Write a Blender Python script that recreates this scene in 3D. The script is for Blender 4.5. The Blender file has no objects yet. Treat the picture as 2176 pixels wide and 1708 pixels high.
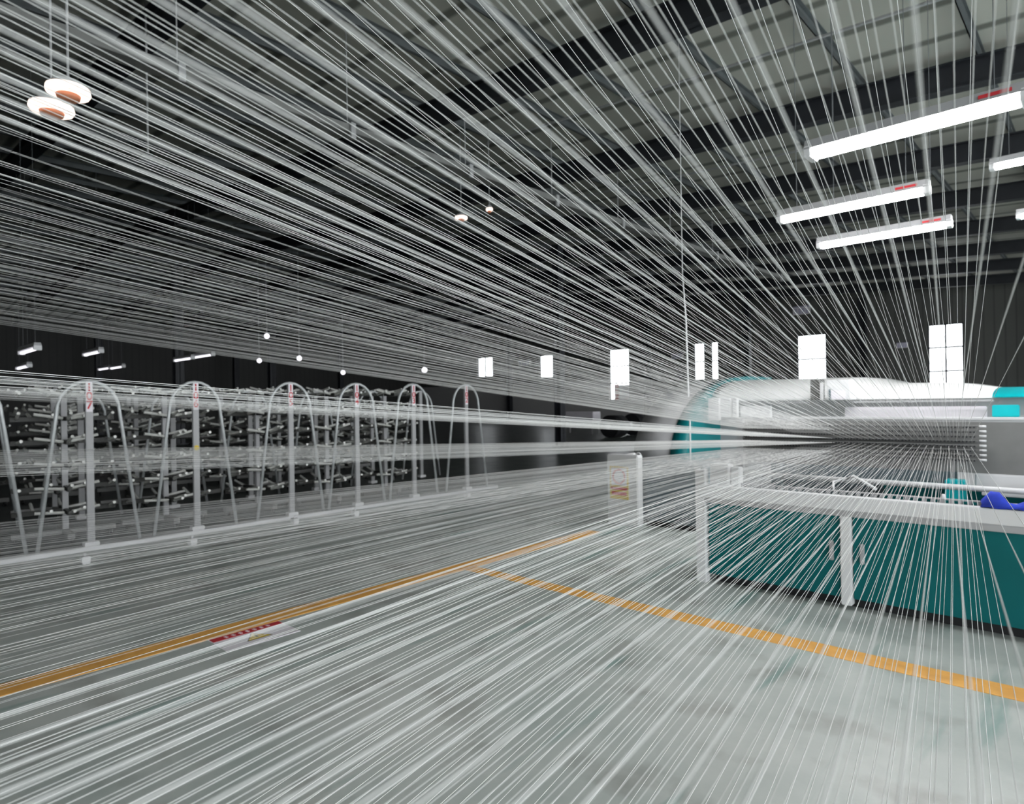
import bpy, bmesh, math, random
from mathutils import Vector, Matrix
random.seed(7)
S = bpy.context.scene
COL = S.collection
# ------------------------------------------------------------------ camera, world, exposure
F = 1372.0                       # focal length in pixels of the 2176 px wide frame
YAW = math.radians(43.06); ROLL = math.atan(.0167); H = 1.5
fw = Vector((-math.sin(YAW), math.cos(YAW), 0)); rt = Vector((math.cos(YAW), math.sin(YAW), 0)); up = Vector((0, 0, 1))
cr = math.cos(ROLL) * rt - math.sin(ROLL) * up
cu = math.sin(ROLL) * rt + math.cos(ROLL) * up
cam = bpy.data.cameras.new('camera'); co = bpy.data.objects.new('camera', cam); COL.objects.link(co)
m = Matrix.Identity(4)
for i in range(3):
    m[i][0] = cr[i]; m[i][1] = cu[i]; m[i][2] = -fw[i]
m[2][3] = H
co.matrix_world = m
cam.sensor_width = 36; cam.lens = 36 * F / 2176; cam.clip_start = .02; cam.clip_end = 300
cam.dof.use_dof = True; cam.dof.focus_distance = 1.5; cam.dof.aperture_fstop = 5.6
S.camera = co
S.view_settings.view_transform = 'Standard'; S.view_settings.look = 'None'
S.view_settings.gamma = 1; S.view_settings.use_curve_mapping = False
S.view_settings.exposure = 0.45
W = bpy.data.worlds.new('sky'); S.world = W; W.use_nodes = True
bg = W.node_tree.nodes['Background']; bg.inputs[0].default_value = (.93, .97, 1, 1); bg.inputs[1].default_value = 3.8
S.cycles.max_bounces = 4; S.cycles.diffuse_bounces = 3; S.cycles.transparent_max_bounces = 8; S.cycles.caustics_reflective = False; S.cycles.caustics_refractive = False

def ray(px, py):
    x = (px - 1088) / F; y = (854 - py) / F
    return fw + x * cr + y * cu
def atY(px, py, v): r = ray(px, py); t = v / r.y; return Vector((0, 0, H)) + r * t
def atX(px, py, v): r = ray(px, py); t = v / r.x; return Vector((0, 0, H)) + r * t
def atZ(px, py, v): r = ray(px, py); t = (v - H) / r.z; return Vector((0, 0, H)) + r * t

# ------------------------------------------------------------------ materials
def mat(name, col, rough=.6, metal=0, noise=0, nscale=4, emit=0, bump=0, spec=None):
    M = bpy.data.materials.new(name); M.use_nodes = True
    nt = M.node_tree; b = nt.nodes['Principled BSDF']
    b.inputs['Base Color'].default_value = (*col, 1); b.inputs['Roughness'].default_value = rough
    b.inputs['Metallic'].default_value = metal
    if spec is not None: b.inputs['Specular IOR Level'].default_value = spec
    if emit:
        b.inputs['Emission Color'].default_value = (*col, 1); b.inputs['Emission Strength'].default_value = emit
    if noise:
        tc = nt.nodes.new('ShaderNodeTexCoord'); n = nt.nodes.new('ShaderNodeTexNoise')
        n.inputs['Scale'].default_value = nscale; n.inputs['Detail'].default_value = 6
        r = nt.nodes.new('ShaderNodeValToRGB'); e = r.color_ramp.elements
        e[0].position = .35; e[1].position = .7
        e[0].color = (*[c * (1 - noise) for c in col], 1); e[1].color = (*[min(1, c * (1 + noise)) for c in col], 1)
        nt.links.new(tc.outputs['Object'], n.inputs['Vector']); nt.links.new(n.outputs['Fac'], r.inputs[0])
        nt.links.new(r.outputs[0], b.inputs['Base Color'])
        if bump:
            bp = nt.nodes.new('ShaderNodeBump'); bp.inputs['Strength'].default_value = bump
            nt.links.new(n.outputs['Fac'], bp.inputs['Height']); nt.links.new(bp.outputs[0], b.inputs['Normal'])
    return M
M = dict(
    yarn=mat('white_yarn', (.85, .85, .84), .8, noise=.03, nscale=60),
    white=mat('white_enamel', (.78, .78, .79), .4, noise=.04, nscale=2),
    galv=mat('galvanised_tube', (.55, .57, .58), .45, .3, noise=.1, nscale=12),
    teal=mat('teal_enamel', (.0, .125, .13), .6, spec=.25, noise=.08, nscale=3),
    cyan=mat('bright_cyan_enamel', (.0, .5, .55), .4, noise=.05),
    hoodwhite=mat('hood_white_enamel', (.92, .92, .92), .4, noise=.02, nscale=2),
    ringteal=mat('mid_teal_enamel', (.0, .2, .22), .4, noise=.05),
    midgrey=mat('mid_grey_plate', (.22, .22, .215), .5, noise=.1, nscale=5),
    black=mat('black_rubber', (.012, .012, .014), .6, noise=.1),
    steel=mat('dark_painted_steel', (.022, .024, .03), .5, noise=.2, nscale=3),
    purlin=mat('grey_primed_steel', (.16, .17, .18), .5, noise=.15, nscale=3),
    darkgrey=mat('dark_grey_plate', (.12, .12, .115), .5, noise=.1, nscale=5),
    grey=mat('grey_enamel', (.42, .42, .43), .5, noise=.06, nscale=5),
    bluegrey=mat('blue_grey_enamel', (.12, .16, .18), .5, noise=.1, nscale=5),
    chrome=mat('brushed_steel_peg', (.8, .8, .77), .4, .2, noise=.1, nscale=20),
    iron=mat('oiled_iron', (.03, .03, .027), .45, .2, noise=.3, nscale=15),
    cloth=mat('blue_cloth', (.02, .05, .5), .9, noise=.25, nscale=14, bump=.3),
    red=mat('red_paint', (.6, .03, .04), .6, noise=.05),
    yellow=mat('yellow_print', (.75, .55, .06), .6, noise=.05),
    orange=mat('orange_floor_paint', (.95, .47, .1), .6, noise=.12, nscale=9),
    paper=mat('white_print', (.86, .82, .87), .6, noise=.03),
    violet=mat('violet_board_print', (.45, .43, .62), .6, noise=.1),
    ink=mat('black_ink', (.03, .03, .03), .7, noise=.1),
    lamp=mat('lit_fluorescent_tube', (1, 1, 1), .5, emit=70),
    lampfar=mat('lit_far_tube', (.95, .93, 1), .5, emit=1.6),
    warmlamp=mat('lit_warm_lens', (1, .82, .72), .5, emit=1.2),
    terracotta=mat('orange_reflector', (.55, .2, .1), .6, noise=.2),
    wood=mat('brown_board', (.2, .16, .12), .8, noise=.2),
)
def floor_mat():
    m_ = bpy.data.materials.new('worn_concrete_floor'); m_.use_nodes = True
    nt = m_.node_tree; b = nt.nodes['Principled BSDF']; N = nt.nodes.new; L = nt.links.new
    tc = N('ShaderNodeTexCoord')
    n1 = N('ShaderNodeTexNoise'); n1.inputs['Scale'].default_value = .9; n1.inputs['Detail'].default_value = 9
    n1.inputs['Roughness'].default_value = .62
    n2 = N('ShaderNodeTexNoise'); n2.inputs['Scale'].default_value = 2.6; n2.inputs['Detail'].default_value = 8
    r1 = N('ShaderNodeValToRGB'); e = r1.color_ramp.elements
    e[0].position = .3; e[0].color = (.38, .44, .415, 1); e[1].position = .62; e[1].color = (.6, .625, .595, 1)
    r2 = N('ShaderNodeValToRGB'); e = r2.color_ramp.elements
    e[0].position = .3; e[0].color = (.45, .42, .4, 1); e[1].position = .47; e[1].color = (1, 1, 1, 1)
    mx = N('ShaderNodeMix'); mx.data_type = 'RGBA'; mx.blend_type = 'MULTIPLY'; mx.inputs[0].default_value = .6
    for n in (n1, n2): L(tc.outputs['Object'], n.inputs['Vector'])
    L(n1.outputs['Fac'], r1.inputs[0]); L(n2.outputs['Fac'], r2.inputs[0])
    L(r1.outputs[0], mx.inputs[6]); L(r2.outputs[0], mx.inputs[7])
    # worn strip of teal paint
    mp = N('ShaderNodeMapping'); mp.inputs['Rotation'].default_value = (0, 0, math.radians(4)); mp.inputs['Scale'].default_value = (5, .5, 1)
    n3 = N('ShaderNodeTexNoise'); n3.inputs['Scale'].default_value = 1.0; n3.inputs['Detail'].default_value = 7
    r3 = N('ShaderNodeValToRGB'); e = r3.color_ramp.elements
    e[0].position = .6; e[0].color = (0, 0, 0, 1); e[1].position = .7; e[1].color = (.75, .75, .75, 1)
    L(tc.outputs['Object'], mp.inputs[0]); L(mp.outputs[0], n3.inputs['Vector']); L(n3.outputs['Fac'], r3.inputs[0])
    m2 = N('ShaderNodeMix'); m2.data_type = 'RGBA'; m2.inputs[7].default_value = (.16, .31, .28, 1)
    L(r3.outputs[0], m2.inputs[0]); L(mx.outputs[2], m2.inputs[6])
    # floor colour multiplied darker on the bay behind the stands
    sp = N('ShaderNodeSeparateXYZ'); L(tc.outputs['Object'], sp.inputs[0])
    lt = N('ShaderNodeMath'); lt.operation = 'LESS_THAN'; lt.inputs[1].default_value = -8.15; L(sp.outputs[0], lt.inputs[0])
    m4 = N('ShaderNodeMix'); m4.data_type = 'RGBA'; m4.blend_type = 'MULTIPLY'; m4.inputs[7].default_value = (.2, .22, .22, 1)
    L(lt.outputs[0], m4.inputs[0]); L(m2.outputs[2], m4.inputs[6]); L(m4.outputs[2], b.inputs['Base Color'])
    rr = N('ShaderNodeMapRange'); rr.inputs[3].default_value = .22; rr.inputs[4].default_value = .5
    L(n2.outputs['Fac'], rr.inputs[0]); L(rr.outputs[0], b.inputs['Roughness'])
    return m_
def striped(name, c1, c2, axis, scale, dado=None):
    m_ = bpy.data.materials.new(name); m_.use_nodes = True
    nt = m_.node_tree; b = nt.nodes['Principled BSDF']; N = nt.nodes.new; L = nt.links.new
    tc = N('ShaderNodeTexCoord'); w = N('ShaderNodeTexWave'); w.bands_direction = axis
    w.inputs['Scale'].default_value = scale; L(tc.outputs['Object'], w.inputs['Vector'])
    n = N('ShaderNodeTexNoise'); n.inputs['Scale'].default_value = .5; n.inputs['Detail'].default_value = 6
    L(tc.outputs['Object'], n.inputs['Vector'])
    r = N('ShaderNodeValToRGB'); e = r.color_ramp.elements
    e[0].position = .02; e[0].color = (*c1, 1); e[1].position = .12; e[1].color = (*c2, 1); L(w.outputs['Fac'], r.inputs[0])
    mx = N('ShaderNodeMix'); mx.data_type = 'RGBA'; mx.blend_type = 'MULTIPLY'; mx.inputs[0].default_value = .35
    L(r.outputs[0], mx.inputs[6]); L(n.outputs['Fac'], mx.inputs[7]); out = mx.outputs[2]
    if dado:
        sp = N('ShaderNodeSeparateXYZ'); L(tc.outputs['Object'], sp.inputs[0])
        l1 = N('ShaderNodeMath'); l1.operation = 'LESS_THAN'; l1.inputs[1].default_value = dado[0]; L(sp.outputs[2], l1.inputs[0])
        l2 = N('ShaderNodeMath'); l2.operation = 'LESS_THAN'; l2.inputs[1].default_value = -21.5; L(sp.outputs[0], l2.inputs[0])
        lt = N('ShaderNodeMath'); lt.operation = 'MULTIPLY'; L(l1.outputs[0], lt.inputs[0]); L(l2.outputs[0], lt.inputs[1])
        m3 = N('ShaderNodeMix'); m3.data_type = 'RGBA'; m3.inputs[7].default_value = (*dado[1], 1)
        L(lt.outputs[0], m3.inputs[0]); L(out, m3.inputs[6]); out = m3.outputs[2]
    L(out, b.inputs['Base Color']); b.inputs['Roughness'].default_value = .6
    return m_
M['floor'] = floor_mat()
M['roof'] = striped('ribbed_roof_panels', (.26, .26, .23), (.7, .685, .62), 'Y', .32)
M['wall'] = striped('ribbed_wall_panels', (.09, .09, .085), (.13, .13, .122), 'X', .8, (2.9, (.5, .49, .49)))
M['darkwall'] = striped('ribbed_dark_wall', (.045, .045, .045), (.055, .055, .053), 'Y', .8)
g = bpy.data.materials.new('clear_glass'); g.use_nodes = True
nt = g.node_tree; nt.nodes.clear(); o_ = nt.nodes.new('ShaderNodeOutputMaterial'); a_ = nt.nodes.new('ShaderNodeBsdfTransparent')
b_ = nt.nodes.new('ShaderNodeBsdfGlossy'); b_.inputs['Roughness'].default_value = .05; x_ = nt.nodes.new('ShaderNodeMixShader')
x_.inputs[0].default_value = .06; nt.links.new(a_.outputs[0], x_.inputs[1]); nt.links.new(b_.outputs[0], x_.inputs[2]); nt.links.new(x_.outputs[0], o_.inputs[0])
M['glass'] = g

# ------------------------------------------------------------------ mesh helpers
class MB:
    def __init__(s): s.v = []; s.f = []
    def box(s, a, b):
        x0, y0, z0 = a; x1, y1, z1 = b; n = len(s.v)
        s.v += [(x0, y0, z0), (x1, y0, z0), (x1, y1, z0), (x0, y1, z0), (x0, y0, z1), (x1, y0, z1), (x1, y1, z1), (x0, y1, z1)]
        s.f += [tuple(n + i for i in q) for q in ((0, 3, 2, 1), (4, 5, 6, 7), (0, 1, 5, 4), (1, 2, 6, 5), (2, 3, 7, 6), (3, 0, 4, 7))]
        return s
    def cbox(s, a, b, c=.008):
        """box with chamfered edges"""
        bm = bmesh.new(); r = bmesh.ops.create_cube(bm, size=1)
        for v in bm.verts: v.co = Vector(((a[i] + b[i]) / 2 + v.co[i] * (b[i] - a[i]) for i in range(3)))
        bmesh.ops.bevel(bm, geom=bm.edges[:], offset=c, segments=2, affect='EDGES')
        n = len(s.v); bm.verts.index_update()
        s.v += [tuple(v.co) for v in bm.verts]; s.f += [tuple(n + v.index for v in f.verts) for f in bm.faces]; bm.free()
        return s
    def tube(s, pts, r, k=8, cap=True):
        pts = [Vector(p) for p in pts]; n = len(s.v); q = None
        rs = r if isinstance(r, (list, tuple)) else [r] * len(pts)
        for i, p in enumerate(pts):
            t = (pts[min(i + 1, len(pts) - 1)] - pts[max(i - 1, 0)]).normalized()
            if q is None: q = t.orthogonal().normalized()
            q = (q - t * q.dot(t)).normalized(); w = t.cross(q)
            for j in range(k):
                an = 2 * math.pi * j / k
                s.v.append(tuple(p + (q * math.cos(an) + w * math.sin(an)) * rs[i]))
        for i in range(len(pts) - 1):
            for j in range(k):
                a = n + i * k + j; b = n + i * k + (j + 1) % k
                s.f.append((a, b, b + k, a + k))
        if cap:
            s.f.append(tuple(n + j for j in range(k))[::-1]); s.f.append(tuple(n + (len(pts) - 1) * k + j for j in range(k)))
        return s
    def prism(s, prof, ax, a, b):
        """extrude 2-D profile along axis 0/1/2 from a to b"""
        n = len(s.v); k = len(prof)
        for t in (a, b):
            for u, w in prof:
                p = [u, w]; p.insert(ax, t); s.v.append(tuple(p))
        for j in range(k):
            s.f.append((n + j, n + (j + 1) % k, n + k + (j + 1) % k, n + k + j))
        s.f.append(tuple(n + j for j in range(k))[::-1]); s.f.append(tuple(n + k + j for j in range(k)))
        return s
    def build(s, name, m_, parent=None, smooth=False, off=None):
        me = bpy.data.meshes.new(name)
        v = s.v if off is None else [tuple(Vector(p) - Vector(off)) for p in s.v]
        me.from_pydata(v, [], s.f); me.validate()
        bm = bmesh.new(); bm.from_mesh(me); bmesh.ops.recalc_face_normals(bm, faces=bm.faces[:]); bm.to_mesh(me); bm.free()
        if smooth:
            for p in me.polygons: p.use_smooth = len(p.vertices) < 5
        me.materials.append(M[m_] if isinstance(m_, str) else m_)
        o = bpy.data.objects.new(name, me); COL.objects.link(o)
        if parent: o.parent = parent
        if off is not None: o.location = off
        return o
def tag(o, label=None, cat=None, group=None, kind=None):
    if label: o['label'] = label
    if cat: o['category'] = cat
    if group: o['group'] = group
    if kind: o['kind'] = kind
    return o
def empty(name, loc=(0, 0, 0), rz=0):
    o = bpy.data.objects.new(name, None); COL.objects.link(o); o.location = loc; o.rotation_euler = (0, 0, rz); return o
def copy_tree(o, parent=None):
    c = o.copy(); COL.objects.link(c); c.parent = parent
    for ch in [x for x in list(o.children)]: copy_tree(ch, c)
    return c
def struct(o, label=None): return tag(o, label, None, None, 'structure')
def text(s, size, name, m_, parent, loc, rot, depth=.002):
    cu_ = bpy.data.curves.new(name, 'FONT'); cu_.body = s; cu_.size = size; cu_.extrude = depth; cu_.align_x = 'CENTER'; cu_.align_y = 'CENTER'
    cu_.space_line = .85; cu_.offset = .0015
    t = bpy.data.objects.new(name + '_tmp', cu_)
    me = bpy.data.meshes.new_from_object(t); bpy.data.objects.remove(t)
    me.materials.clear(); me.materials.append(M[m_])
    o = bpy.data.objects.new(name, me); COL.objects.link(o); o.parent = parent; o.location = loc; o.rotation_euler = rot
    return o

# ------------------------------------------------------------------ the hall
WX, WY = -45.0, 36.0
def rz(x): return 5.85 - .06 * max(x, -26) if x > -26 else 5.85 + 1.56 - .06 * (-26 - x) * 1.0
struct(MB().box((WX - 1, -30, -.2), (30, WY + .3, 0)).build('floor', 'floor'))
# window wall with openings
wins = [(-37.44, -35.67, 3.5, 5.1), (-30.87, -29.57, 3.2, 4.88), (-24.73, -23.14, 1.5, 4.9), (-18.59, -17.87, 2.6, 4.87),
        (-17.5, -17.0, 2.6, 4.87), (-12.55, -11.03, 2.2, 4.85), (-6.51, -5.07, 1.5, 4.85)]
wb = MB(); x = WX
for (a, b, z0, z1) in wins:
    wb.box((x, WY, 0), (a, WY + .25, 9)); wb.box((a, WY, 0), (b, WY + .25, z0)); wb.box((a, WY, z1), (b, WY + .25, 9)); x = b
wb.box((x, WY, 0), (14, WY + .25, 9))
struct(wb.build('wall_back', 'wall'))
struct(MB().box((WX - .25, -8, 0), (WX, WY + .25, 9)).build('wall_left', 'darkwall'))
for i, (a, b, z0, z1) in enumerate(wins):
    w = struct(empty('window_%d' % (i + 1), ((a + b) / 2, WY + .1, z0)))
    f = MB(); t = .07
    X0, X1, Z1 = a - (a + b) / 2, b - (a + b) / 2, z1 - z0
    f.box((X0, -.04, 0), (X0 + t, .04, Z1)).box((X1 - t, -.04, 0), (X1, .04, Z1)).box((X0, -.04, 0), (X1, .04, t)).box((X0, -.04, Z1 - t), (X1, .04, Z1))
    n = max(1, round(Z1 / 1.15))
    for k in range(1, n): f.box((X0, -.04, Z1 * k / n - t / 2), (X1, .04, Z1 * k / n + t / 2))
    if i in (0, 6): f.box((-t / 2, -.04, 0), (t / 2, .04, Z1))
    f.build('frame', 'steel', w)
    MB().box((X0 + t, -.005, t), (X1 - t, .005, Z1 - t)).build('pane', 'glass', w)
struct(MB().box((WX, -8.25, 0), (3.2, -8, 9)).build('wall_light_block', 'darkwall'))  # unseen wall behind the camera, added to keep daylight off the left side
# roof, rafters, purlins
rb = MB()
prof = [(12, rz(12) + .55), (-26, rz(-26) + .55), (WX, rz(WX) + .55)]
pr = [(p[0], p[1]) for p in prof] + [(p[0], p[1] + .12) for p in prof[::-1]]
n0 = len(pr)
n = len(rb.v)
for yy in (-8, WY + .3):
    for (u, w_) in pr: rb.v.append((u, yy, w_))
for j in range(n0): rb.f.append((j, (j + 1) % n0, n0 + (j + 1) % n0, n0 + j))
rb.f.append(tuple(range(n0))[::-1]); rb.f.append(tuple(n0 + j for j in range(n0)))
struct(rb.build('ceiling', 'roof'))
RY = [-5.5, -1.2, 3.1, 7.4, 11.4, 15.2, 18.8, 22.4, 26, 29.6, 33.4]
def rafter(y):
    b = MB()
    for (xa, xb) in ((12, -26), (-26, WX)):
        za, zb = rz(xa), rz(xb) if xb > -45 else rz(WX)
        for (dy, h0, h1) in ((.014, 0, .4), (.11, 0, .025), (.11, .375, .4)):
            k = len(b.v)
            for xx, zz in ((xa, za), (xb, zb)):
                b.v += [(xx, y - dy, zz + h0), (xx, y + dy, zz + h0), (xx, y + dy, zz + h1), (xx, y - dy, zz + h1)]
            b.f += [(k, k + 1, k + 5, k + 4), (k + 1, k + 2, k + 6, k + 5), (k + 2, k + 3, k + 7, k + 6), (k + 3, k, k + 4, k + 7), (k, k + 3, k + 2, k + 1), (k + 4, k + 5, k + 6, k + 7)]
    return b
for i, y in enumerate(RY): struct(rafter(y).build('trim_%d' % (i + 1), 'steel'), 'dark steel roof rafter')
ti = len(RY) + 1
for i in range(32):
    x = 9.5 - i * 1.55
    z = rz(x) + .4
    b = MB().box((x - .035, -8, z), (x - .02, WY, z + .15)).box((x - .035, -8, z), (x + .03, WY, z + .012)).box((x - .035, -8, z + .138), (x + .03, WY, z + .15))
    struct(b.build('trim_%d' % ti, 'purlin'), 'grey steel purlin under the roof panels'); ti += 1
def hcol(x, y, m_='steel', w=.17):
    global ti
    z = rz(x)
    b = MB().box((x - w, y - w, 0), (x - w + .03, y + w, z)).box((x + w - .03, y - w, 0), (x + w, y + w, z)).box((x - w, y - .015, 0), (x + w, y + .015, z))
    b.box((x - w - .08, y - w - .08, 0), (x + w + .08, y + w + .08, .03))
    struct(b.build('trim_%d' % ti, m_), 'dark steel column'); ti += 1
hcol(-13.36, 16.6, w=.13)
for (x, y) in ((-14, 33), (-2.2, 35.5), (-33.5, 35.6), (-21.5, 35.6), (-9.2, 35.6)): hcol(x, y)
for (x, y) in ((-43, 3), (-43, 11), (-43, 19), (-34, 17), (-28, 10), (-43, 27)): hcol(x, y)
# horizontal tie pipes between rafters
def ceil_pipe(y, label):
    b = MB().tube([(9, y, rz(9) + .3), (-26, y, rz(-26) + .3)], .022, 6)
    tag(b.build('sprinkler_pipe', 'grey'), label, 'pipe', 'thin pipes under the roof')
ceil_pipe(9.2, 'thin grey pipe crossing the ceiling bay above the longest fluorescent lamp')
ceil_pipe(13.4, 'thin grey pipe crossing the ceiling bay behind the long fluorescent lamps')

# ------------------------------------------------------------------ floor markings
b = MB().box((-4.48, -3, 0), (-4.29, 6.05, .003))
tag(b.build('floor_stripe', 'orange'), 'orange stripe on the floor running past the warning sticker', 'floor marking', 'orange floor stripes')
b = MB().prism([(-4.3, 3.93), (2.0, 4.0), (2.0, 4.2), (-4.3, 4.07)], 2, 0, .003)
tag(b.build('floor_stripe', 'orange'), 'orange stripe on the floor crossing in front of the teal cabinet', 'floor marking', 'orange floor stripes')
sg = tag(empty('floor_sticker', (-4.13, 1.92, 0)), 'white floor sticker with a red band and yellow warning triangle', 'sticker')
MB().box((-.15, -.24, 0), (.15, .24, .003)).build('sheet', 'paper', sg)
MB().box((-.145, -.235, .003), (-.075, .235, .004)).build('red_band', 'red', sg)
c = MB()
for k in range(7):
    y = -.14 + k * .047
    c.box((-.126, y - .011, .004), (-.123, y + .011, .005)).box((-.111, y - .013, .004), (-.108, y + .013, .005)).box((-.097, y - .01, .004), (-.094, y + .01, .005)).box((-.128, y - .002, .004), (-.092, y + .002, .005))
c.build('band_lettering', 'paper', sg)
MB().prism([(-.06, -.0), (.075, .085), (.075, -.085)], 2, .003, .004).build('warning_triangle', 'ink', sg)
MB().prism([(-.047, 0), (.068, .073), (.068, -.073)], 2, .004, .005).build('triangle_face', 'yellow', sg)
MB().prism([(-.02, .002), (.02, .014), (.018, .0), (.055, .004), (.015, -.014), (.018, -.002)], 2, .005, .006).build('symbol', 'ink', sg)

# ------------------------------------------------------------------ loop stands
def loop_mesh(w=.5, h=1.82, r=.019):
    p = []
    hw = w; top = .29
    p.append((0, -hw, .045))
    for k in range(0, 13):
        an = math.pi - math.pi * k / 12
        p.append((0, math.cos(an) * top, h - .36 + math.sin(an) * .34))
    p.append((0, hw, .045))
    return MB().tube(p, r, 8)
def loop_stand(num, y, x=-8.0, label='', h=1.82, detail=True, group='arched tube stands', hw=.47):
    r = tag(empty('arched_stand', (x, y, 0)), label, 'stand', group)
    loop_mesh(hw, h).build('arched_tube', 'galv', r, True)
    MB().cbox((-.02, -.035, .03), (.02, .035, h - .02), .004).build('post', 'grey', r)
    MB().cbox((-.05, -.07, .045), (.05, .07, .09), .006).build('foot', 'white', r)
    if detail:
        MB().box((.02, -.03, h - .35), (.023, .03, h - .03)).build('number_plate', 'paper', r)
        for k, ch in enumerate(num):
            text(ch, .12, 'digit', 'red', r, (.025, 0, h - .09 - k * .095), (math.pi / 2, 0, math.pi / 2))
    return r
ys = [1.95, 3.04, 4.25, 5.27, 6.3, 7.42]
for n_, y, lb in zip(['107', '106', '105', '104', '103', '102'], ys,
        ['white arched tube stand numbered 107, nearest full arch at the left',
         'white arched tube stand numbered 106 with a yellow dot',
         'white arched tube stand numbered 105, middle of the front row',
         'white arched tube stand numbered 104, right of stand 105',
         'white arched tube stand numbered 103, second from the right end',
         'white arched tube stand numbered 102, rightmost of the row']):
    r = loop_stand(n_, y, label=lb)
    if n_ == '106':
        MB().tube([(.021, 0, 1.02), (.024, 0, 1.02)], .03, 16).build('yellow_dot', 'yellow', r)
loop_stand('108', .92, label='white arched tube stand cut off by the left edge of the picture')
b = MB().cbox((-8.13, -1, 0), (-7.93, 8.1, .045), .006)
tag(b.build('base_rail', 'white'), 'long white rail on the floor carrying the front arched stands', 'rail')
for k in range(7):
    loop_stand('', 1.2 + k * 1.15, x=-10.05, label='white arched tube stand in the row behind, among the dark peg racks', h=1.76, detail=False, group='arched stands in the back row')
# small foot clamps
for (px, py) in ((178, 1188), (405, 1150), (622, 1106), (750, 1090), (988, 1052)):
    p = atZ(px, py, .03)
    b = MB().cbox((-.05, -.035, 0), (.05, .035, .07), .006).tube([(0, 0, .07), (0, 0, .1)], .012, 8)
    o = b.build('floor_bracket', 'white', None, off=(0, 0, 0)); o.location = (p.x + .05, p.y, 0)
    tag(o, 'small white floor bracket just in front of the white base rail', 'bracket', 'floor brackets by the rail')

# ------------------------------------------------------------------ peg racks
pegx = MB().tube([(.03, 0, 0), (.3, 0, .035)], .017, 8)
pegy = MB().tube([(0, .03, 0), (0, .32, .035)], .012, 6)
def rack():
    r = tag(empty('peg_rack'), 'dark peg rack with tiers of bright steel pegs behind the arched stands', 'rack', 'peg racks behind the arched stands')
    MB().cbox((-.03, -.03, .1), (.03, .03, 1.72), .004).build('post', 'grey', r)
    b = MB().cbox((-.42, -.035, .06), (.42, .035, .12), .004).cbox((-.035, -.5, .06), (.035, .5, .12), .004)
    b.build('base', 'midgrey', r)
    for sx, sy in ((-.38, 0), (.38, 0), (0, -.45), (0, .45)):
        o = MB().tube([(sx, sy - .015, .035), (sx, sy + .015, .035)], .035, 12).build('castor', 'black', r)
    mx = my = None
    for k in range(6):
        z = .34 + k * .265
        bar = MB().cbox((-.025, -.5, z - .03), (.025, .5, z + .02), .004).cbox((-.34, -.022, z - .028), (.34, .022, z + .018), .004).build('cross_arm', 'iron', r)
        for j, (px, py, an) in enumerate(((0, -.44, 0), (0, -.15, 0), (0, .15, 0), (0, .44, 0), (0, -.3, math.pi), (0, .3, math.pi), (.3, 0, 0), (-.3, 0, math.pi), (.2, .01, math.pi / 2), (-.2, .01, math.pi / 2), (.25, -.01, -math.pi / 2))):
            if mx is None:
                o = pegx.build('peg', 'chrome', r); mx = o.data
            else:
                o = bpy.data.objects.new('peg', mx); COL.objects.link(o); o.parent = r
            o.location = (px, py, z); o.rotation_euler = (0, random.uniform(-.12, .06), an + random.uniform(-.06, .06))
    return r
proto = rack(); first = True
for ri, x in enumerate((-8.95, -11.1, -12.8)):
    for k in range(7 - (1 if ri == 0 else 0)):
        o = proto if first else copy_tree(proto)
        first = False
        o.location = (x + random.uniform(-.06, .06), .75 + k * 1.15 + ri * .35 + random.uniform(-.08, .08), 0)
        o.rotation_euler = (0, 0, random.uniform(-.12, .12)); o.scale = (1, 1, 1 + .04 * ri)

# ------------------------------------------------------------------ teal table cabinet
cb = tag(empty('machine_cabinet', (-1.45, 4.92, 0)), 'long teal cabinet with a white top rail in front of the reed', 'cabinet')
def rel(o, base): o.location = Vector(o.location) - Vector(base); return o
B0 = (-1.45, 4.92, 0)
def part(mb, name, m_, parent=cb, base=B0, smooth=False): return mb.build(name, m_, parent, smooth, off=base) if False else _p(mb, name, m_, parent, base, smooth)
def _p(mb, name, m_, parent, base, smooth):
    mb.v = [(v[0] - base[0], v[1] - base[1], v[2] - base[2]) for v in mb.v]
    return mb.build(name, m_, parent, smooth)
part(MB().box((-2.42, 5.02, .0), (1.6, 5.5, .07)), 'plinth', 'black')
part(MB().box((-2.45, 4.97, .07), (1.6, 5.02, .67)).box((-2.45, 5.02, .07), (-2.42, 5.5, .67)), 'body', 'bluegrey')
for i, (a, b) in enumerate(((-2.44, -1.44), (-1.36, -.3), (-.22, 1.5))):
    p = part(MB().cbox((a, 4.94, .075), (b, 4.972, .665), .004), 'panel', 'teal')
for a in (-2.54, -1.435, -.295):
    part(MB().cbox((a, 4.91, 0 if a < -2 else .03), (a + (.085 if a < -2 else .07), 4.985, .92 if a < -2 else .7), .005), 'leg', 'white')
for a in (-1.5, -1.3):
    part(MB().cbox((a - .014, 4.925, .33), (a + .014, 4.945, .47), .004).cbox((a - .009, 4.905, .35), (a + .009, 4.93, .41), .003), 'handle', 'grey')
part(MB().cbox((-2.46, 4.9, .7), (1.6, 4.99, .795), .005), 'top_rail', 'white')
part(MB().cbox((-2.46, 4.905, .655), (1.6, 4.98, .7), .004), 'lower_trim', 'grey')
c = MB(); c.box((-2.2, 4.995, .775), (1.4, 5.03, .782))
for k in range(72): c.box((-2.2 + k * .05, 5.0, .782), (-2.2 + k * .05 + .022, 5.022, .815))
c.box((-2.2, 4.997, .815), (1.4, 5.025, .822))
part(c, 'comb', 'grey')
part(MB().cbox((-2.43, 4.95, .73), (-2.27, 5.05, .97), .006).cbox((-2.26, 4.97, .74), (-2.19, 5.05, .95), .006), 'switch_box', 'white')
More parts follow.
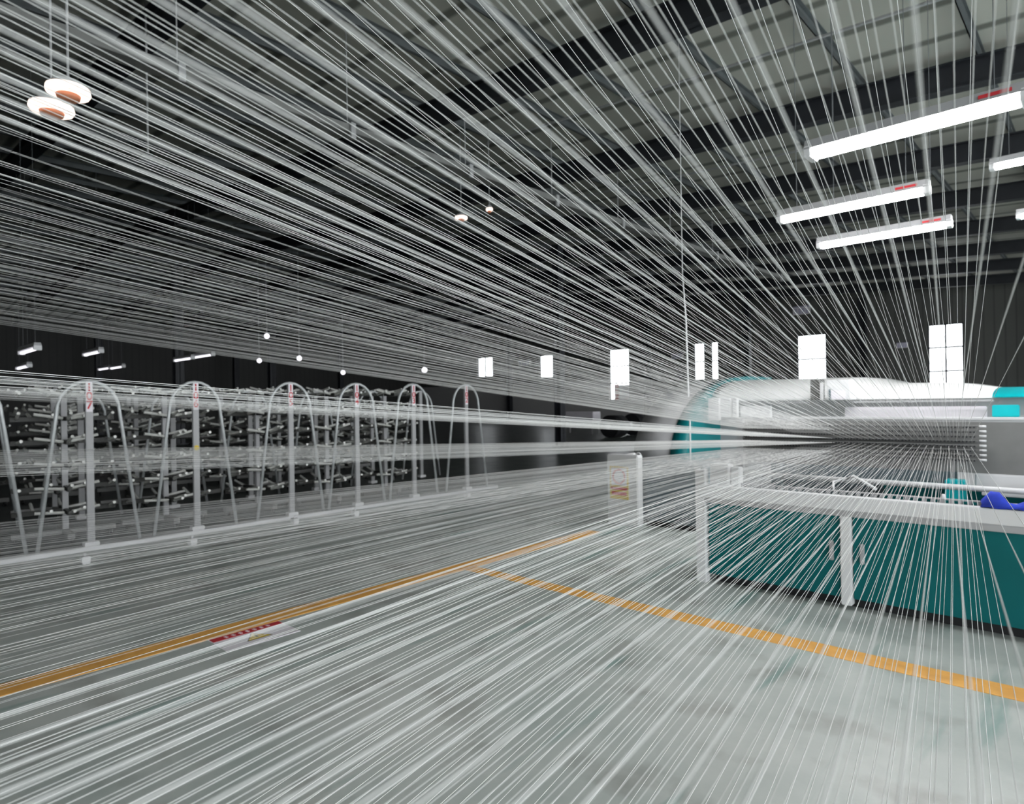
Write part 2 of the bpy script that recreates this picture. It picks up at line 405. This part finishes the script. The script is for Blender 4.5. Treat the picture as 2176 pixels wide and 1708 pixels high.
# inner frame behind
fr = tag(empty('lease_frame', (-1.2, 5.6, 0)), 'white and teal lease frame standing between the cabinet and the reed', 'machine frame')
B1 = (-1.2, 5.6, 0)
q1 = atY(1555, 1004, 5.35); q2 = atY(1995, 1031, 5.35)
part(MB().tube([(q1.x, 5.35, q1.z), (1.4, 5.35, q1.z)], .02, 8), 'front_bar', 'white', fr, B1, True)
part(MB().box((-1.35, 5.75, .1), (1.4, 5.8, .83)), 'trough', 'teal', fr, B1)
part(MB().cbox((-.92, 5.6, .1), (-.8, 5.72, .88), .006), 'bracket', 'cyan', fr, B1)
part(MB().cbox((-.75, 5.68, .83), (1.4, 5.95, .93), .01), 'top_beam', 'white', fr, B1)
part(MB().cbox((-.7, 5.6, .785), (1.4, 5.64, .81), .004), 'slide_rail', 'white', fr, B1)
part(MB().box((-.9, 5.52, .15), (1.4, 5.56, .74)), 'front_apron', 'teal', fr, B1)
part(MB().tube([(-1.52, 5.35, q1.z), (-1.45, 5.3, .9), (-1.25, 5.1, .84)], .012, 8), 'stay', 'white', fr, B1, True)
part(MB().tube([(-1.55, 5.35, q1.z), (-1.56, 5.2, .86), (-1.53, 5.1, .81)], .008, 8), 'stay', 'white', fr, B1, True)
part(MB().tube([(-.42, 5.4, 1.02), (-.04, 5.4, 1.02)], .012, 8), 'handle_bar', 'white', fr, B1, True)
part(MB().cbox((-2.3, 5.9, 0), (-2.22, 5.98, 1.0), .006), 'leg', 'bluegrey', fr, B1)
part(MB().box((-2.3, 6.0, .1), (-.9, 6.05, .95)), 'rear_plate', 'bluegrey', fr, B1)
# blue cloth
n = 26
c = MB(); 
for i in range(n + 1):
    for j in range(7):
        x = -.62 + i * .045; v = j / 6
        a = math.pi * v
        rr = (.045 + .02 * math.sin(i * 1.3) + (.035 if i < 3 else 0)) * (.5 if i == 0 else 1)
        c.v.append((x + .01 * math.sin(j), 4.945 - math.cos(a) * .055, .802 + math.sin(a) * rr + .004 * math.sin(i * 2.1 + j)))
for i in range(n):
    for j in range(6):
        a = i * 7 + j; c.f.append((a, a + 1, a + 8, a + 7))
for e_ in (0, n): c.f.append(tuple(e_ * 7 + j for j in range(7)))
c.f.append(tuple([i * 7 for i in range(n + 1)] + [i * 7 + 6 for i in range(n, -1, -1)]))
tag(c.build('folded_cloth', 'cloth', None, True), 'crumpled royal blue cloth lying on the white top rail', 'cloth')
o = MB().tube([(-.83, 5.01, .822), (-.83, 5.01, .85)], [.016, .009], 10).build('yarn_scrap', 'white', None, True)
tag(o, 'tiny white bobbin stub on the comb behind the white rail', 'bobbin')

# ------------------------------------------------------------------ reed
rd = tag(empty('reed_board', (-1.6, 5.62, 0)), 'eight row reed board of eyelets where all yarns converge', 'reed')
B2 = (-1.6, 5.62, 0)
rows = [1.27 - k * .034 for k in range(8)]
EX0, EX1 = -2.42, -.74
for k, z in enumerate(rows):
    bar = part(MB().box((EX0 - .02, 5.63, z - .009), (EX1 + .03, 5.655, z + .007)), 'eyelet_bar', 'midgrey', rd, B2)
    c = MB()
    for j in range(76):
        x = EX0 + (EX1 - EX0) * j / 75
        c.box((x - .004, 5.61, z - .012), (x + .004, 5.632, z - .002))
    _p(c, 'eyelet_row', 'steel', bar, B2, False)
    part(MB().tube([(EX1 + .03, 5.62, z), (EX1 + .07, 5.62, z)], .008, 8), 'end_pin', 'white', rd, B2, True)
part(MB().box((EX0 - .07, 5.62, .78), (EX0 - .02, 5.67, 1.31)), 'side_post', 'grey', rd, B2)
part(MB().box((EX0 - .1, 5.7, .93), (1.4, 5.74, 1.3)), 'back_plate', 'midgrey', rd, B2)
# machine rail behind the reed
rl = tag(MB().cbox((-2.15, 5.98, 1.305), (1.5, 6.03, 1.325), .004).build('guide_rail', 'white'), 'thin white rail running above the reed board', 'rail')

# ------------------------------------------------------------------ drum machine with hood
hd = tag(empty('warping_machine', (-3, 9, 0)), 'large white warping machine with rounded hood and teal bands', 'machine')
B3 = (-3, 9, 0)
def arc(ztop, y0=8.17, z0=.62, yt=10.3, n=12):
    p = [(y0 - .02, 0.0)] if False else []
    for k in range(n + 1):
        a = math.pi / 2 * k / n
        p.append((yt - (yt - y0) * math.cos(a), z0 + (ztop - z0) * math.sin(a)))
    return p
def shell(x0, x1, zt0, zt1, seg=1, y0=8.17, z0=.62, yt=10.3, back=11.2, zf=None):
    b = MB(); P_ = []
    for s_ in range(seg + 1):
        t = s_ / seg; x = x0 + (x1 - x0) * t
        zt = zf(t) if zf else zt0 + (zt1 - zt0) * t
        pr_ = arc(zt, y0, z0, yt) + [(back, zt), (back, z0), ]
        P_.append([(x, u, w) for u, w in pr_])
    k = len(P_[0])
    for r_ in P_: b.v += r_
    for s_ in range(seg):
        for j in range(k):
            a = s_ * k + j; c_ = s_ * k + (j + 1) % k
            b.f.append((a, c_, c_ + k, a + k))
    b.f.append(tuple(range(k))[::-1]); b.f.append(tuple(seg * k + j for j in range(k)))
    return b
part(shell(-5.2, -4.58, 1.82, 1.82), 'end_cover', 'grey', hd, B3, True)
part(shell(-4.58, -4.33, 1.85, 1.85, y0=8.13), 'teal_band', 'ringteal', hd, B3, True)
ZK = [(-4.33, 1.78), (-3.28, 1.77), (-2.6, 1.765), (-2.1, 1.668), (-1.53, 1.655), (-1.0, 1.58)]
def zf(t):
    x = -4.33 + 3.33 * t
    for (xa, za), (xb, zb) in zip(ZK, ZK[1:]):
        if x <= xb + 1e-6:
            u = (x - xa) / (xb - xa); u = u * u * (3 - 2 * u); return za + (zb - za) * u
    return 1.58
part(shell(-4.33, -1.0, 0, 0, seg=24, y0=8.9, z0=1.455, yt=9.9, zf=zf), 'hood', 'hoodwhite', hd, B3, True)
part(shell(-1.0, 1.2, 1.58, 1.56, y0=8.9, z0=1.46, yt=9.7), 'hood_end', 'cyan', hd, B3, True)
part(MB().box((-4.33, 9.2, 0), (1.2, 9.3, 1.46)), 'front_wall', 'grey', hd, B3)
part(MB().box((-5.1, 8.6, 0), (-4.35, 11, .64)), 'base', 'darkgrey', hd, B3)
def facade(px0, py0, px1, py1, y, name, m_, th=.06):
    a = atY(px0, py1, y); b = atY(px1, py0, y)
    return part(MB().cbox((a.x, y, a.z), (b.x, y + th, b.z), .008), name, m_, hd, B3)
facade(1505, 846, 1528, 893, 8.6, 'pillar', 'white')
facade(1528, 846, 1552, 886, 8.62, 'side_box', 'white')
facade(1556, 846, 1566, 886, 8.6, 'pillar', 'white')
facade(1573, 862, 1637, 887, 8.7, 'door_panel', 'white')
facade(1566, 851, 2108, 856, 8.66, 'hood_lip', 'grey')
facade(1795, 863, 2096, 888, 8.8, 'viewing_window', 'paper')
facade(2108, 860, 2166, 886, 8.6, 'side_panel', 'cyan')
facade(1722, 806, 1746, 850, 8.6, 'recess', 'darkgrey', .12)
facade(1742, 812, 1748, 850, 8.55, 'recess_post', 'white')
facade(1757, 806, 1806, 850, 8.5, 'control_box', 'white', .25)
facade(1764, 829, 1796, 849, 8.49, 'screen', 'paper', .01)
facade(1761, 826, 1765, 850, 8.485, 'screen_edge', 'bluegrey', .01)
# grey cable pillar with safety sticker
p = atZ(1292, 1112, 0)
kp = tag(empty('control_pillar', (p.x, p.y, 0)), 'pale grey pillar with a yellow and red safety sticker', 'pillar')
a = atY(1292, 1112, p.y); b = atY(1354, 968, p.y)
MB().cbox((0, 0, 0), (b.x - a.x, .12, b.z), .01).build('body', 'white', kp)
st = [atY(x, y, p.y) for x, y in ((1297, 1058), (1335, 992))]
s0x, s0z, s1x, s1z = st[0].x - p.x, st[0].z, st[1].x - p.x, st[1].z
sk = MB().box((s0x, -.004, s0z), (s1x, 0, s1z)).build('sticker', 'yellow', kp)
w_ = s1x - s0x; h_ = s1z - s0z; cx = (s0x + s1x) / 2
MB().box((s0x + w_ * .08, -.006, s0z + h_ * .42), (s1x - w_ * .08, -.004, s0z + h_ * .95)).build('sticker_field', 'paper', sk)
rg = MB()
for k in range(20):
    a0, a1 = k * math.pi / 10, (k + 1) * math.pi / 10; R0, R1 = w_ * .27, w_ * .36; cz = s0z + h_ * .69
    n = len(rg.v)
    for an, R in ((a0, R0), (a0, R1), (a1, R1), (a1, R0)): rg.v.append((cx + R * math.cos(an), -.007, cz + R * math.sin(an)))
    rg.f.append((n, n + 1, n + 2, n + 3))
rg.build('sticker_ring', 'red', sk)
MB().box((s0x + w_ * .05, -.006, s0z + h_ * .28), (s1x - w_ * .05, -.004, s0z + h_ * .36)).box((s0x + w_ * .1, -.006, s0z + h_ * .12), (s1x - w_ * .1, -.004, s0z + h_ * .22)).build('sticker_bars', 'red', sk)
# blue grey electric cabinet beside it
pa = atZ(1356, 1118, 0); Yc = pa.y
bx = atY(1485, 1000, Yc)
ec = tag(empty('electric_cabinet', ((pa.x + bx.x) / 2, Yc + .1, 0)), 'blue grey electric cabinet between the pale pillar and the teal cabinet', 'cabinet')
hw = (bx.x - pa.x) / 2
MB().cbox((-hw, 0, .06), (hw, .5, atY(1400, 985, Yc).z), .01).build('body', 'bluegrey', ec)
MB().box((-hw + .03, .03, 0), (hw - .03, .47, .06)).build('plinth', 'black', ec)
MB().cbox((-hw + .05, -.015, .12), (hw - .05, .0, .62), .004).build('door', 'bluegrey', ec)

# ------------------------------------------------------------------ background objects on the floor
def roll(px, py, y, r, l, lab, m_='black'):
    p = atY(px, py, y)
    e = tag(empty('storage_roll', (p.x, y, 0)), lab, 'roll', 'dark rolls on the floor far back')
    b = MB().tube([(0, -l / 2, r), (0, l / 2, r)], r, 24); b.build('roll', m_, e, True)
    MB().tube([(0, -l / 2 - .08, r), (0, l / 2 + .08, r)], r * .2, 10).build('core', 'grey', e, True)
roll(1306, 905, 22, .45, .8, 'left of two dark rolls standing on the floor far behind the yarn')
roll(1352, 905, 24, .46, .8, 'right dark roll on the floor beside the grey hood cover')
p = atY(1240, 895, 24)
o = MB().cbox((-1.1, -.3, .55), (.75, .3, 1.0), .02).build('top_sheet', 'paper'); o.location = (0, 0, 0)
tb = tag(empty('packing_table', (p.x, 24, 0)), 'low white packing table far back right of the steel column', 'table')
o.parent = tb
for sx in (-1.0, .65):
    for sy in (-.25, .25): MB().box((sx - .03, sy - .03, 0), (sx + .03, sy + .03, .56)).build('leg', 'grey', tb)
# white tapered guide arm
YG = Yc + .12; ztop = atY(1400, 985, Yc).z
p0 = atY(1298, 970, YG); p1 = atY(1352, 968, YG)
ga = tag(empty('yarn_guide', (p1.x, YG, 0)), 'white tapered yarn guide with a round eye on the electric cabinet', 'guide')
MB().tube([(p0.x - p1.x, 0, p0.z), (-.02, 0, p1.z)], [.004, .035], 10).build('tapered_finger', 'hoodwhite', ga, True)
MB().tube([(.03 + .035 * math.cos(a), 0, p1.z + .035 * math.sin(a)) for a in [k * math.pi / 8 for k in range(17)]], .009, 8, False).build('eye_ring', 'white', ga, True)
MB().cbox((.02, -.02, ztop), (.06, .02, max(ztop + .02, p1.z - .03)), .003).build('mount', 'grey', ga)
p = atY(1466, 900, YG)
o = MB().tube([(0, 0, ztop), (0, 0, atY(1466, 892, YG).z)], .009, 8).build('thin_post', 'white'); o.location = (p.x, YG, 0)
tag(o, 'thin white upright post left of the reed rail', 'post')
# hanging power drop
pt = atY(1447, 395, 8.0)
o = MB().tube([(0, 0, rz(pt.x) + .56), (0.0, 0, 3.2), (.04, 0, 2.6), (.06, 0, atY(1455, 812, 8.0).z - .2)], [.004, .006, .012, .012], 8).build('power_drop', 'white'); o.location = (pt.x, 8.0, 0)
tag(o, 'thin white cable pipe hanging from the roof down to the grey hood cover', 'cable')

# ------------------------------------------------------------------ tube lamps
def tube_lamp(loc, label, L=1.2, group=None, m_='lamp', wires=True, two=True, width=.1):
    r = tag(empty('tube_lamp', loc), label, 'lamp', group)
    h = MB().prism([(-width * .58, .05), (width * .58, .05), (width * .42, .115), (-width * .42, .115)], 0, -L / 2 - .02, L / 2 + .02).build('housing', 'grey', r)
    for s in ((-1, 1) if two else (0,)):
        MB().tube([(-L / 2 + .03, s * .033, .02), (L / 2 - .03, s * .033, .02)], .021, 10).build('tube', m_, r, True)
    for s in (-1, 1):
        MB().cbox((s * L / 2 - .025, -width * .55, -.004), (s * L / 2 + .025, width * .55, .075), .006).build('end_cap', 'white', r)
    if wires: MB().box((L / 2 - .22, -width * .58, .07), (L / 2 - .06, -width * .46, .09)).build('red_label', 'red', r)
    for s in (-.45, .45):
        MB().tube([(s, 0, .115), (s, 0, rz(loc[0]) + .56 - loc[2])], .003, 5).build('hanging_wire', 'purlin', r)
    return r
def lamp_from(p0, p1, label, L=1.2, **k):
    a = atY(*p0, 5); b = atY(*p1, 5); s = L / (b.x - a.x); y = 5 * s
    m0 = atY((p0[0] + p1[0]) / 2, (p0[1] + p1[1]) / 2, y)
    return tube_lamp((m0.x, y, m0.z), label, L, **k)
lamp_from((1705, 345), (2155, 225), 'nearest and longest glowing fluorescent lamp at upper right', group='fluorescent lamps over the machine', width=.15)
lamp_from((1650, 478), (1957, 412), 'middle glowing fluorescent lamp just below the longest one', group='fluorescent lamps over the machine')
lamp_from((1735, 528), (2008, 485), 'lowest glowing fluorescent lamp of the three over the machine', group='fluorescent lamps over the machine')
lamp_from((2100, 362), (2420, 297), 'upper fluorescent lamp cut off by the right edge', group='fluorescent lamps over the machine')
lamp_from((2158, 462), (2440, 425), 'lower fluorescent lamp cut off by the right edge', group='fluorescent lamps over the machine')
far = [((45, 752), (79, 745), 'far tube lamp high at the left edge, upper of the two'), ((38, 785), (62, 780), 'far tube lamp at the left edge, lower of the two'),
       ((180, 757), (214, 749), 'far tube lamp above the arch of stand 107'), ((211, 787), (234, 783), 'short far tube lamp right of stand 107, left of its pair'),
       ((236, 785), (262, 780), 'short far tube lamp right of stand 107, right of its pair'), ((372, 768), (409, 763), 'far tube lamp above stand 106, left of its pair'),
       ((413, 763), (452, 754), 'far tube lamp above stand 106, right of its pair')]
for p0, p1, lb in far: lamp_from(p0, p1, lb, group='far tube lamps in the dark end of the hall', m_='lampfar', wires=False, two=False)

def warm_lamp(px, py, w, x, lab, tilt=.3):
    p = atX(px, py, x)
    d = (p - Vector((0, 0, H))).length
    r = w / 2 * d / F
    e = tag(empty('high_bay_lamp', p), lab, 'lamp', 'warm reflector lamps under the roof')
    MB().tube([(0, 0, 0), (0, 0, .02), (0, 0, .05)], [r * .93, r, r * .97], 20).build('lens', 'warmlamp', e, True)
    MB().tube([(0, 0, .05), (0, 0, .09), (0, 0, .12)], [r * .96, r * .7, r * .2], 20).build('reflector', 'grey', e, True)
    MB().tube([(0, 0, -.05), (0, 0, -.03), (0, 0, -.002)], [r * .3, r * .5, r * .55], 20).build('orange_dish', 'terracotta', e, True)
    MB().tube([(0, 0, .12), (0, 0, rz(p.x) + .56 - p.z)], .01, 6).build('stem', 'grey', e, True)
warm_lamp(145, 202, 64, -5.6, 'large warm reflector lamp at upper left, the upper one')
warm_lamp(110, 238, 64, -6.3, 'large warm reflector lamp at upper left, the lower one')
warm_lamp(980, 466, 26, -9.2, 'small warm lamp near the middle of the ceiling, the left one')
warm_lamp(1040, 448, 14, -8.8, 'small warm lamp near the middle of the ceiling, the right one')
def bulb(px, py, y, r, lab):
    p = atY(px, py, y)
    e = tag(empty('pendant_bulb', p), lab, 'lamp', 'round lamps above the racks')
    pts = [(0, 0, -r * math.cos(a)) for a in [k * math.pi / 8 for k in range(9)]]
    MB().tube(pts, [max(.002, r * math.sin(k * math.pi / 8)) for k in range(9)], 14).build('globe', 'lampfar', e, True)
    MB().tube([(0, 0, r), (0, 0, rz(p.x) - p.z + .56)], .012, 6).build('stem', 'grey', e, True)
bulb(567, 714, 12, .1, 'round glowing lamp highest above stand 105')
bulb(551, 766, 13, .1, 'round glowing lamp left of the arch of stand 105')
bulb(636, 761, 13, .1, 'round glowing lamp right of the arch of stand 105')
bulb(729, 791, 20, .13, 'small glowing lamp just above stand 104')
bulb(902, 786, 24, .16, 'small glowing lamp just right of stand 103')
# dim bell pendant
p = atX(315, 360, -9.5)
e = tag(empty('bell_pendant', p), 'unlit dim bell shaped pendant lamp hanging at upper left', 'lamp')
MB().tube([(0, 0, 0), (0, 0, .03), (0, 0, .12), (0, 0, .2)], [.26, .25, .1, .05], 20).build('shade', 'purlin', e, True)
MB().tube([(0, 0, .2), (0, 0, rz(p.x) + .56 - p.z)], .014, 6).build('stem', 'grey', e, True)
# cable trunking
ct = tag(empty('cable_trunking', (-8, 0, 5.42)), 'long light grey cable trunking hung under the roof at left', 'trunking')
MB().cbox((-.12, -2, -.05), (.12, 22, .06), .006).build('trunk', 'midgrey', ct)
for k in range(10):
    y = .6 + k * 2.3
    MB().tube([(0, y, .06), (0, y, rz(-8) + .56 - 5.42)], .008, 6).build('hanger', 'grey', ct)
    MB().cbox((.12, y - .04, -.14), (.16, y + .04, .08), .004).build('clip', 'grey', ct)
# wall boards
def board(px0, py0, px1, py1, lab, bars=True):
    a = atY(px0, py1, WY - .04); b = atY(px1, py0, WY - .04)
    e = tag(empty('wall_board', ((a.x + b.x) / 2, WY - .03, (a.z + b.z) / 2)), lab, 'board', 'boards on the window wall')
    w, h = (b.x - a.x) / 2, (b.z - a.z) / 2
    MB().cbox((-w, -.02, -h), (w, .02, h), .005).build('panel', 'paper', e)
    MB().box((-w * .97, -.026, h * .72), (w * .97, -.02, h * .97)).build('heading', 'violet', e)
    c = MB()
    for r_ in range(3):
        for k in range(4): c.box((-w * .8 + k * w * .42, -.026, -h * .75 + r_ * h * .42), (-w * .8 + k * w * .42 + w * .3, -.02, -h * .75 + r_ * h * .42 + h * .3))
    c.build('printed_lines', 'violet', e)
board(1685, 648, 1722, 670, 'white notice board with violet print high on the dark wall')
board(1905, 727, 1929, 740, 'small pale notice board left of the rightmost window')
board(1101, 764, 1128, 778, 'small pale notice board left of the second far window')
board(1426, 750, 1452, 764, 'faint notice board left of the paired narrow windows')
a = atY(1305, 850, WY - .1); b = atY(1335, 816, WY - .1)
e = tag(empty('red_banner', ((a.x + b.x) / 2, WY - .03, a.z)), 'red and pale banner in front of the tall window behind the grey hood', 'banner')
MB().box((-(b.x - a.x) / 2, 0, 0), (-(b.x - a.x) * .2, .02, b.z - a.z)).build('red_strip', 'red', e)
MB().box((-(b.x - a.x) * .2, 0, 0), ((b.x - a.x) / 2, .02, (b.z - a.z) * .95)).build('pale_field', 'paper', e)

# ------------------------------------------------------------------ the yarns
def yarn_geo(b, E_, C_, ext, r, k=4):
    D = C_ - E_; P1 = C_ + D * ext
    b.tube([E_ + (P1 - E_) * (j / 20) for j in range(21)], r, k, cap=False)
def single(E_, C_, ext, r, label, group):
    D = C_ - E_; P1 = C_ + D * ext
    b = MB().tube([(P1 - E_) * (j / 24) for j in range(25)], r, 5)
    me = bpy.data.meshes.new('yarn'); me.from_pydata(b.v, [], b.f)
    for p in me.polygons: p.use_smooth = True
    me.materials.append(M['yarn'])
    o = bpy.data.objects.new('yarn', me); COL.objects.link(o); o.location = E_
    tag(o, label, 'yarn', group)
# near sheets: (n, X range at Y=0, height there, eye row, eye X range, radius, label, group)
near = [
    (78, -1.07, .045, 1.91, 2, -1.98, -.78, .0005, 'crisp white yarn of the overhead fan crossing the ceiling', 'crisp overhead yarns'),
    (20, -.42, .07, 1.66, 3, -1.6, -.76, .0006, 'blurred near white yarn streaking overhead to the reed', 'blurred overhead yarns'),
    (24, -1.15, .03, 2.45, 0, -2.1, -.8, .0007, 'fine higher white yarn above the overhead fan', 'higher overhead yarns'),
    (74, -.95, .06, 1.09, 5, -1.92, -.78, .00052, 'crisp white yarn of the lower fan crossing the floor', 'crisp lower yarns'),
    (20, -.42, .09, 1.34, 4, -1.6, -.76, .0006, 'blurred near white yarn streaking over the teal cabinet', 'blurred lower yarns'),
    (40, -1.35, .05, .55, 7, -2.1, -.8, .0008, 'fine white yarn low over the concrete floor', 'low floor yarns'),
]
for (n, xa, xb, z, row, ea, eb, r, lb, gp) in near:
    for i in range(n):
        t = (i + random.uniform(-.07, .07)) / (n - 1)
        E_ = Vector((ea + (eb - ea) * t, 5.61, rows[row] - .006))
        C_ = Vector((xa + (xb - xa) * t, 0, z + random.uniform(-.004, .004)))
        single(E_, C_, .45, r, lb, gp)
# far sheets, seen crossing the left border: (n, z, off_far, off_near, row)
L0 = ray(0, 873); 
stuff = MB()
farb = [
    (84, 2.30, 183, 533, 1, 1.0), (36, 2.85, 308, 700, 0, 1.0), (46, 1.60, 22, 84, 3, 2.0), (48, 1.14, 84, 140, 4, 1.0),
    (70, .47, 237, 345, 6, 1.0), (56, .15, 330, 760, 7, 1.0), (26, .8, 345, 740, 6, 1.0),
]
hd_ = Vector((ray(0, 873).x, ray(0, 873).y, 0))
for (n, z, o0, o1, row, pw) in farb:
    d0 = abs(z - H) * F / o0; d1 = abs(z - H) * F / o1
    for i in range(n):
        t = ((i + random.uniform(-.9, .9)) / (n - 1)); t = min(1, max(0, t)) ** (1 / pw)
        d = d0 + (d1 - d0) * t
        C_ = hd_ * d; C_.z = z + random.uniform(-.01, .01) * .5
        E_ = Vector((EX0 + (.75) * t, 5.61, rows[row] - .006))
        yarn_geo(stuff, E_, C_, .35, .0009 if d > 2.5 else .0007)
o = stuff.build('yarn_sheet', 'yarn')
for p in o.data.polygons: p.use_smooth = True
tag(o, 'hazy sheets of countless fine white yarns fanning in from the left', 'yarn', None, 'stuff')
